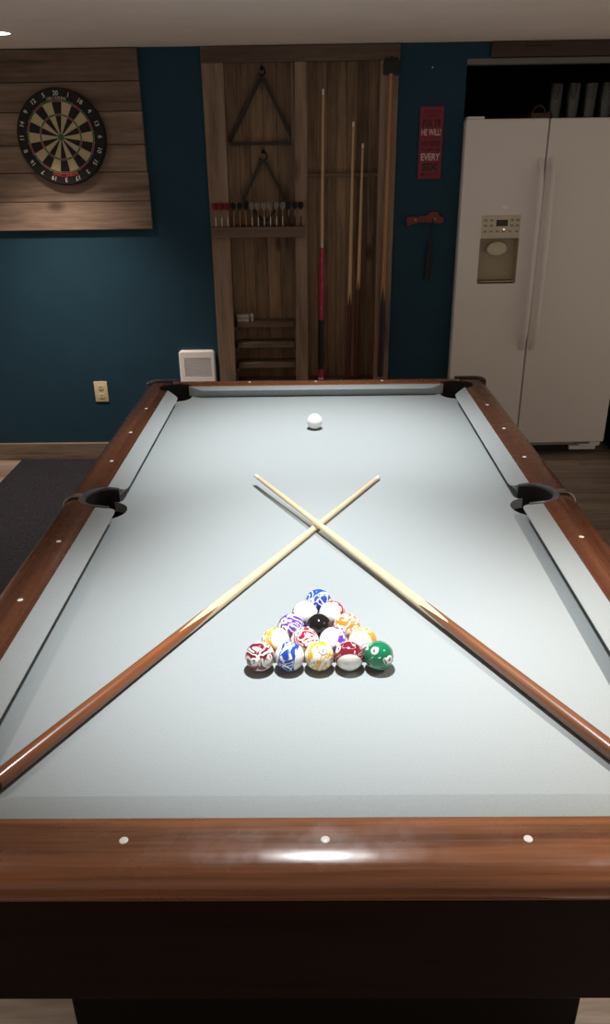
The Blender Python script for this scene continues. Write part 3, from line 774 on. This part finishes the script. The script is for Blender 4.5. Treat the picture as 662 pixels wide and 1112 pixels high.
# racks: rounded tubes of rectangular section
def rack_frame(name, corners, rad, h, w, label, mat='dark_wood'):
    """corners in x,z ; rounded; outer profile"""
    n = len(corners); path = []
    for i in range(n):
        p = V(corners[i]); a = (V(corners[i-1])-p).normalized(); b = (V(corners[(i+1) % n])-p).normalized()
        ang = a.angle(b); cut = rad/math.tan(ang/2)
        bis = (a+b).normalized(); c = p+bis*(rad/math.sin(ang/2)); s0 = p+a*cut; s1 = p+b*cut
        a0 = math.atan2(s0.y-c.y, s0.x-c.x); a1 = math.atan2(s1.y-c.y, s1.x-c.x); d = (a1-a0+PI) % (2*PI)-PI
        for k in range(7): path.append(c+V((math.cos(a0+d*k/6), math.sin(a0+d*k/6)))*rad)
    m = len(path); rings = []; yc = BK-.001
    for i in range(m):
        tn = (path[(i+1) % m]-path[i-1]).normalized(); nr = V((-tn.y, tn.x))
        ctr = sum((V(c) for c in corners), V((0, 0)))/n
        if nr.dot(path[i]-ctr) < 0: nr = -nr
        o = path[i]; q = path[i]-nr*w
        rings.append([(o.x, yc-h, o.y), (o.x, yc, o.y), (q.x, yc, q.y), (q.x, yc-h, q.y)])
    rings.append(rings[0])
    bm = bmesh.new(); loft(bm, rings, caps=False); bmesh.ops.remove_doubles(bm, verts=bm.verts, dist=1e-6)
    c0 = sum((V(c) for c in corners), V((0, 0)))/n
    return tag(mk(name, bm, mat, org=(c0.x, yc, c0.y), smooth='auto'), label, 'ball rack')
rack_frame('triangle_rack', [(-.261, 1.268), (-.462, .924), (-.088, .924)], .022, .036, .016, 'large dark wooden triangle rack hung from the upper hook of the cabinet')
rack_frame('diamond_rack', [(-.268, .880), (-.392, .655), (-.268, .53), (-.150, .655)], .022, .034, .013, 'smaller dark wooden diamond rack hung from the lower hook of the cabinet')

# darts standing in the shelf
def dart(x, y, fl, label, group, grip='steel'):
    z0 = .527; t = thing('dart', (x, y, z0), label, 'dart', group)
    bm = bmesh.new(); lathe(bm, [(-.012, .0006), (-.002, .0012), (.0, .0016), (.002, .0030), (.004, .0034), (.046, .0034), (.050, .0026)], (x, y, z0), (0, 0, 1), 10)
    mk('barrel', bm, grip, t, smooth='auto')
    bm = bmesh.new(); lathe(bm, [(.049, .0026), (.055, .0021), (.088, .0021), (.090, .0015)], (x, y, z0), (0, 0, 1), 8)
    mk('shaft', bm, 'brass', t, smooth='auto')
    bm = bmesh.new()
    rot = random.uniform(.45, 1.1)
    for k in range(4):
        a = rot+k*PI/2; c, s = math.cos(a), math.sin(a); th = .0005
        pr_ = [(0.001, .080), (.006, .083), (.0175, .098), (.0185, .112), (.013, .120), (.001, .122)]
        r1 = [(x+c*r-s*th, y+s*r+c*th, z0+z) for r, z in pr_]; r2 = [(x+c*r+s*th, y+s*r-c*th, z0+z) for r, z in pr_]
        loft(bm, [r1, r2])
    mk('flight', bm, fl, t)
    return t
ords = ['leftmost', 'second', 'third', 'fourth', 'fifth', 'rightmost']
dset = [(3, 'flt_red', 'steel', 'red'), (3, 'flt_black', 'brass', 'black'), (6, 'flt_white', 'steel', 'pale'), (3, 'flt_navy', 'blackrub', 'dark navy')]
k = 0
for n, fm, gr, cn in dset:
    for i in range(n):
        w = 'leftmost' if i == 0 else ('rightmost' if i == n-1 else ('middle' if n == 3 else ords[i]+' from left'))
        dart(-.5245+k*.0326, fy0-.018, fm, '%s of the %s %s-flighted darts standing in the cabinet shelf' % (w, 'three' if n == 3 else 'six', cn), 'darts on the shelf', gr)
        k += 1
# chalk cartons on the top small shelf
for x0, x1, h_, y0, y1, lab in ((-.442, -.374, .040, YW+.025, YW+.07, 'larger pale chalk carton at the left end of the upper small shelf'), (-.366, -.350, .043, YW+.035, YW+.075, 'narrow pale carton standing beside the larger one on the small shelf')):
    bm = bmesh.new(); cham(bm, x0, x1, y0, y1, .012, .012+h_, .002); box(bm, x0+.004, x1-.004, y0-.0006, y0+.001, .012+h_*.35, .012+h_*.6, 1)
    t2 = thing('chalk_carton', ((x0+x1)/2, (y0+y1)/2, .012), lab, 'box', 'cartons on the small shelf')
    mk('carton', bm, ['carton', 'key'], t2)

# cues and bridge in the right bay
CY = YW+.064; CZB = -.335
def wallcue(xt, zt, xb, parts, label, rt_=.0058, rb=.0145, zig=None, yb=None):
    yb = CY-.020 if yb is None else yb
    tp = V((xt, CY+.002, zt)); bt = V((xb, yb, CZB)); d = bt-tp; L = d.length
    ps = [(n, a*L if a <= 1 else a, b*L, m) for n, a, b, m in parts]
    return cue(tp, d, L, ps, label, 'cues standing in the cabinet', rt_=rt_, rb=rb, zig=(zig[0], zig[1], zig[2]) if zig else None, spin=.3)
wallcue(.0535, 1.180, .0345, [('tip', 0, .004, 'ferrule'), ('ferrule', .004, .018, 'ferrule'), ('shaft', .018, .495, 'shaft_dull'), ('joint', .495, .510, 'steel'), ('forearm', .510, .770, 'pink'), ('wrap', .770, .957, 'blackbutt'), ('sleeve', .957, .991, 'pink'), ('bumper', .991, 1, 'ferrule')],
        'tall pool cue with a crimson and black butt, leftmost in the cabinet', rb=.0165)
wallcue(.2115, 1.028, .195, [('tip', 0, .004, 'ferrule'), ('ferrule', .004, .018, 'ferrule'), ('shaft', .018, .66, 'shaft_dull'), ('butt', .66, .992, 'redbutt'), ('bumper', .992, 1, 'blackrub')],
        'pool cue with a dark red butt, second from left in the cabinet', zig=(2, .04, 4))
wallcue(.262, .925, .240, [('tip', 0, .004, 'ferrule'), ('ferrule', .004, .018, 'ferrule'), ('shaft', .018, .575, 'shaft_dull'), ('butt', .575, .992, 'redbutt'), ('bumper', .992, 1, 'blackrub')],
        'shortest pool cue with a dark red butt, beside the cabinet rest end', zig=(2, .035, 4))
# mechanical bridge hung on the right stile
tp = V((.391, fy0-.016, 1.245)); bt = V((.378, fy0-.02, -.300)); d = bt-tp; L = d.length
br = cue(tp, d, L, [('shaft', 0, .70*L, 'tan_shaft'), ('grip', .70*L, .99*L, 'blackbutt'), ('bumper', .99*L, L, 'blackrub')], 'bridge stick with a dark notched head, hung on the right side of the cabinet', None, name='bridge_stick', rt_=.0085, rb=.0150, zig=(0, .05, 4))
br['category'] = 'bridge stick'
bm = bmesh.new()
prism(bm, [(.352, 1.235), (.352, 1.270), (.358, 1.300), (.366, 1.306), (.372, 1.292), (.380, 1.292), (.386, 1.308), (.396, 1.308), (.402, 1.292), (.410, 1.292), (.416, 1.306), (.424, 1.300), (.432, 1.270), (.432, 1.232), (.415, 1.226), (.405, 1.236), (.380, 1.236), (.370, 1.228)], fy0-.030, fy0-.003, 'y')
mk('bridge_head', bm, 'blackrub', br, bevel=.002)

# ------------------------------------------------------------------ sign and bottle opener
t = thing('wall_sign', (.608, YW, .92), 'narrow crimson sign with black and white words on the teal wall', 'sign')
sx0, sx1, sz0, sz1 = .5475, .6680, .7500, 1.0890
bm = bmesh.new(); cham(bm, sx0, sx1, YW-.010, YW, sz0, sz1, .0015); mk('board', bm, 'sign_red', t)
sc_ = (sx0+sx1)/2
def line(s, z, size, m, w, bold=.0006):
    bm = text_bm(s, size, lambda x, y: V((sc_+x, YW-.0108, z+y)), bold=bold, maxw=w); mk('lettering', bm, m, t)
line('IF HE SAYS', 1.066, .020, 'sign_dim', .085)
line("HE'LL", 1.045, .018, 'sign_dim', .05)
line('FIX IT', 1.010, .047, 'sign_dark', .094, .0012)
line('HE WILL!', .969, .042, 'sign_white', .100, .0007)
line('NO NEED', .916, .034, 'sign_dark', .096, .0008)
line('TO REMIND HIM', .889, .019, 'sign_dim', .098)
line('EVERY', .853, .046, 'sign_white', .098, .001)
line('SIX', .806, .050, 'sign_dark', .085, .0022)
line('MONTHS', .771, .022, 'sign_dim', .090)

t = thing('bottle_opener', (.60, YW, .55), 'rusty red wall bracket with a dark handled tool hanging below it', 'wall opener')
bm = bmesh.new()
prism(bm, [(.4985, .522), (.505, .512), (.520, .523), (.560, .533), (.640, .533), (.650, .528), (.694, .528), (.699, .545), (.697, .561), (.672, .566), (.668, .585), (.655, .590), (.625, .590), (.612, .583), (.608, .571), (.560, .568), (.500, .565), (.4955, .555)], YW-.022, YW, 'y')
mk('bracket', bm, 'opener', t, bevel=.004)
for x, z in ((.545, .550), (.648, .551)):
    bm = bmesh.new(); lathe(bm, [(0, .008), (.004, .0075), (.006, .003)], (x, YW-.022, z), (0, -1, 0), 14); mk('bolt', bm, 'brass', t, smooth='auto')
t = thing('hanging_tool', (.625, YW, .24), 'slim black handled tool hanging below the rusty red bracket', 'tool')
bm = bmesh.new(); tube(bm, [(.640, YW-.026, .551), (.638, YW-.028, .53), (.632, YW-.02, .48), (.630, YW-.016, .44)], .0035, 8); mk('shank', bm, 'iron', t, smooth='auto')
bm = bmesh.new(); tube(bm, [(.630, YW-.016, .445), (.629, YW-.016, .43), (.626, YW-.016, .38), (.622, YW-.016, .28), (.619, YW-.016, .235)], [.007, .009, .0135, .0145, .011], 12); mk('handle', bm, 'blackrub', t, smooth='auto')

# ------------------------------------------------------------------ refrigerator (local coordinates: x right, y depth, z from floor)
FR = thing('refrigerator', (.7755, 3.500, FZ), 'white side-by-side refrigerator with ice dispenser standing in the dark alcove', 'refrigerator', rz=math.radians(1.3))
FW, FH, DB_ = .950, 1.826, .088; GX = .4245
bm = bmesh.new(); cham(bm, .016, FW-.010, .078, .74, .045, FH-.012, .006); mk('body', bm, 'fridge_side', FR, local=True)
def door(x0, x1, name, cut=None):
    bm = bmesh.new()
    cham(bm, x0, x1, 0, .072, DB_, FH, .010, seg=3)
    o = mk(name, bm, ['white_fridge', 'recess'], FR, local=True, smooth='auto', angle=30)
    if cut:
        cb_ = bmesh.new(); cham(cb_, *cut, .006); me = bpy.data.meshes.new('c'); cb_.to_mesh(me); cb_.free()
        c = bpy.data.objects.new('c', me); COL.objects.link(c); c.parent = FR
        md = o.modifiers.new('b', 'BOOLEAN'); md.operation = 'DIFFERENCE'; md.object = c; md.solver = 'EXACT'
        bpy.context.view_layer.update(); dg = bpy.context.evaluated_depsgraph_get()
        nm = bpy.data.meshes.new_from_object(o.evaluated_get(dg)); o.modifiers.clear(); o.data = nm
        bpy.data.objects.remove(c); bpy.data.meshes.remove(me)
    return o
rx0, rx1, rz0, rz1 = .117, .322, 1.020, 1.253
FD = door(0, GX-.003, 'freezer_door', (rx0, rx1, -.02, .060, rz0, rz1))
RD = door(GX+.003, FW, 'fridge_door')
# dispenser recess lining
bm = bmesh.new()
o1 = rrect(rx0, rx1, rz0, rz1, .007, 3); 
loft(bm, [[(x, .0005, z) for x, z in rrect(rx0-.004, rx1+.004, rz0-.004, rz1+.004, .008, 3)], [(x, -.0015, z) for x, z in o1], [(x, .052, z) for x, z in rrect(rx0+.004, rx1-.004, rz0+.008, rz1-.004, .007, 3)]], caps=False)
vsb = [bm.verts.new((x, .052, z)) for x, z in rrect(rx0+.004, rx1-.004, rz0+.008, rz1-.004, .007, 3)]; bm.faces.new(vsb)
mk('dispenser_recess', bm, 'recess', FD, local=True)
bm = bmesh.new(); rings = []
pcx, pcz = .213, 1.196
for dy_, k in ((.052, .80), (.028, .95), (.018, 1.0), (.012, .93), (.009, .7), (.008, .3)):
    rings.append([(pcx+.056*k*math.cos(2*PI*q/32), dy_, pcz+(.034 if math.sin(2*PI*q/32) < 0 else .040)*k*math.sin(2*PI*q/32)) for q in range(32)])
loft(bm, rings); mk('paddle', bm, 'bisque', FD, local=True, smooth='auto')
bm = bmesh.new(); box(bm, rx0+.006, rx1-.006, .004, .050, rz0+.008, rz0+.012)
for k in range(12): box(bm, rx0+.014+k*.0155, rx0+.021+k*.0155, .006, .048, rz0+.012, rz0+.0135, 1)
mk('drip_grille', bm, ['bisque', 'slot'], FD, local=True)
bm = bmesh.new(); cham(bm, .119, .322, -.006, .004, 1.260, 1.369, .003); mk('control_panel', bm, 'bisque', FD, local=True)
bm = bmesh.new(); box(bm, .193, .254, -.0075, -.005, 1.315, 1.347); mk('display', bm, 'display', FD, local=True, label='small black display')
bm = bmesh.new()
for x in (.136, .168, .276, .306):
    for z in (1.345, 1.318): cham(bm, x-.009, x+.009, -.0075, -.004, z-.006, z+.006, .001)
for x in (.136, .168, .202, .234, .268, .306): cham(bm, x-.009, x+.009, -.0075, -.004, 1.284, 1.294, .001)
mk('keypad', bm, 'key', FD, local=True)
bm = bmesh.new(); lathe(bm, [(0, .0035), (.002, .003)], (.236, -.0075, 1.299), (0, -1, 0), 10); mk('indicator_light', bm, 'lit', FD, local=True)
bm = bmesh.new(); prism(bm, [(.235+.020*math.cos(2*PI*k/24), 1.408+.009*math.sin(2*PI*k/24)) for k in range(24)], -.0015, .001, 'y'); mk('badge', bm, 'white_plastic', FD, local=True)
# long bowed handles
def handle(x, par):
    pts = []; n = 26; z0, z1 = .655, 1.640
    for i in range(n+1):
        f = i/n; z = z0+(z1-z0)*f
        e = min(f, 1-f); y_ = -.052*min(1, (e/.10))**.6 if e < .10 else -.052
        y_ -= .010*math.sin(PI*f)
        pts.append((x, y_+.002, z))
    bm = bmesh.new(); rings = []
    for i, p in enumerate(pts):
        d = V(pts[min(i+1, n)])-V(pts[max(i-1, 0)]); d.normalize(); nn = V((0, d.z, -d.y))
        rings.append([tuple(V(p)+V((1, 0, 0))*(.0135*math.cos(2*PI*k/14))+nn*(.010*math.sin(2*PI*k/14))) for k in range(14)])
    loft(bm, rings); mk('handle', bm, 'white_fridge', par, local=True, smooth='auto')
handle(GX-.030, FD); handle(GX+.030, RD)
bm = bmesh.new(); cham(bm, .010, .095, .02, .13, FH-.002, FH+.012, .004); mk('hinge_cover', bm, 'white_plastic', FR, local=True)
bm = bmesh.new(); cham(bm, FW-.095, FW-.010, .02, .13, FH-.002, FH+.012, .004); mk('hinge_cover', bm, 'white_plastic', FR, local=True)
bm = bmesh.new(); box(bm, .02, FW-.12, .085, .10, .008, .075)
for k in range(16): box(bm, .05+k*.05, .085+k*.05, .083, .086, .03, .06, 0)
mk('base_grille', bm, 'blackrub', FR, local=True)
bm = bmesh.new(); cham(bm, FW-.135, FW-.012, .030, .105, DB_-.034, DB_-.022, .003); cham(bm, FW-.18, FW-.02, .060, .10, .020, .046, .003); cham(bm, FW-.075, FW-.012, .02, .06, DB_-.022, DB_-.004, .003)
mk('hinge_bracket', bm, 'white_plastic', FR, local=True)
bm = bmesh.new()
for x in (.08, FW-.08): lathe(bm, [(0, .02), (.008, .02), (.010, .008), (.05, .008)], (x, .12, 0), (0, 0, 1), 14)
for x in (.08, FW-.08): lathe(bm, [(0, .02), (.008, .02), (.010, .008), (.05, .008)], (x, .66, 0), (0, 0, 1), 14)
mk('feet', bm, 'blackrub', FR, local=True)

# things on top of the refrigerator
TOPZ = FZ+FH-.012
def beer_mug(x, y, label):
    t = thing('beer_glass', (x, y, TOPZ), label, 'glass', 'glasses on the refrigerator')
    bm = bmesh.new()
    lathe(bm, [(0, .030), (.002, .0325), (.03, .0335), (.17, .0400), (.175, .0395), (.172, .0375), (.03, .0310), (.018, .027), (.016, .003)], (x, y, TOPZ), (0, 0, 1), 32, caps=True)
    mk('bowl', bm, 'glass', t, smooth='auto')
gl = ['leftmost', 'second from left', 'third from left', 'rightmost']
for k, gx in enumerate((1.262, 1.352, 1.440, 1.522)):
    beer_mug(gx, 3.68, '%s of the four tall clear glasses on top of the refrigerator' % gl[k])
t = thing('wooden_tray', (1.19, 3.66, TOPZ), 'low brown wooden carrier with a handle on top of the refrigerator', 'tray')
bm = bmesh.new(); 
for a in ((1.130, 1.225, 3.62, 3.628), (1.130, 1.225, 3.692, 3.70)): box(bm, a[0], a[1], a[2], a[3], TOPZ, TOPZ+.040)
for a in ((1.130, 1.138), (1.217, 1.225)): box(bm, a[0], a[1], 3.628, 3.692, TOPZ, TOPZ+.046)
box(bm, 1.138, 1.217, 3.628, 3.692, TOPZ, TOPZ+.006)
mk('tray', bm, 'basket', t, bevel=.001)
bm = bmesh.new(); tube(bm, [(1.142, 3.66, TOPZ+.040), (1.155, 3.66, TOPZ+.066), (1.178, 3.66, TOPZ+.078), (1.200, 3.66, TOPZ+.066), (1.213, 3.66, TOPZ+.040)], .004, 8); mk('handle', bm, 'basket', t, smooth='auto')

# ------------------------------------------------------------------ lights
def area(name, loc, size, power, col=(1, .97, .92), spread=180, shape='DISK', rot=(0, 0, 0)):
    l = bpy.data.lights.new(name, 'AREA'); l.shape = shape; l.size = size; l.energy = power; l.color = col; l.spread = math.radians(spread)
    o = bpy.data.objects.new(name, l); COL.objects.link(o); o.location = (loc[0], loc[1], loc[2]+H); o.rotation_euler = rot; return o
def spot(name, loc, power, ang, blend, rad=.04, col=(1, .97, .92)):
    l = bpy.data.lights.new(name, 'SPOT'); l.energy = power; l.spot_size = math.radians(ang); l.spot_blend = blend; l.shadow_soft_size = rad; l.color = col
    o = bpy.data.objects.new(name, l); COL.objects.link(o); o.location = (loc[0], loc[1], loc[2]+H); return o
spot('table_lamp', (0.0, 0.52, 1.28), 162, 66, 1.0, .03, (.97, .985, 1))
spot('table_lamp', (0.0, 1.63, 1.28), 148, 77, 1.0, .03, (.97, .985, 1))
WARM = (1, .83, .70)
spot('downlight', (-1.36, 3.02, CZ-.02), 155, 92, 1.0, .05, WARM)
spot('downlight', (1.20, 0.20, CZ-.02), 150, 88, .8, .025, (1, .92, .84))
spot('downlight', (-1.30, 0.15, CZ-.02), 48, 86, .8, .14, (1, .92, .84))
# even warm fill added around the unwalled room to lift ceiling and fridge
w = bpy.data.worlds.new('world'); S.world = w; w.use_nodes = True
w.node_tree.nodes['Background'].inputs[0].default_value = (1, .82, .68, 1); w.node_tree.nodes['Background'].inputs[1].default_value = 0.37

S.view_settings.view_transform = 'Standard'; S.view_settings.look = 'None'; S.view_settings.exposure = 0; S.view_settings.gamma = 1
S.view_settings.use_curve_mapping = False
S.cycles.max_bounces = 8; S.cycles.diffuse_bounces = 4; S.cycles.use_denoising = True
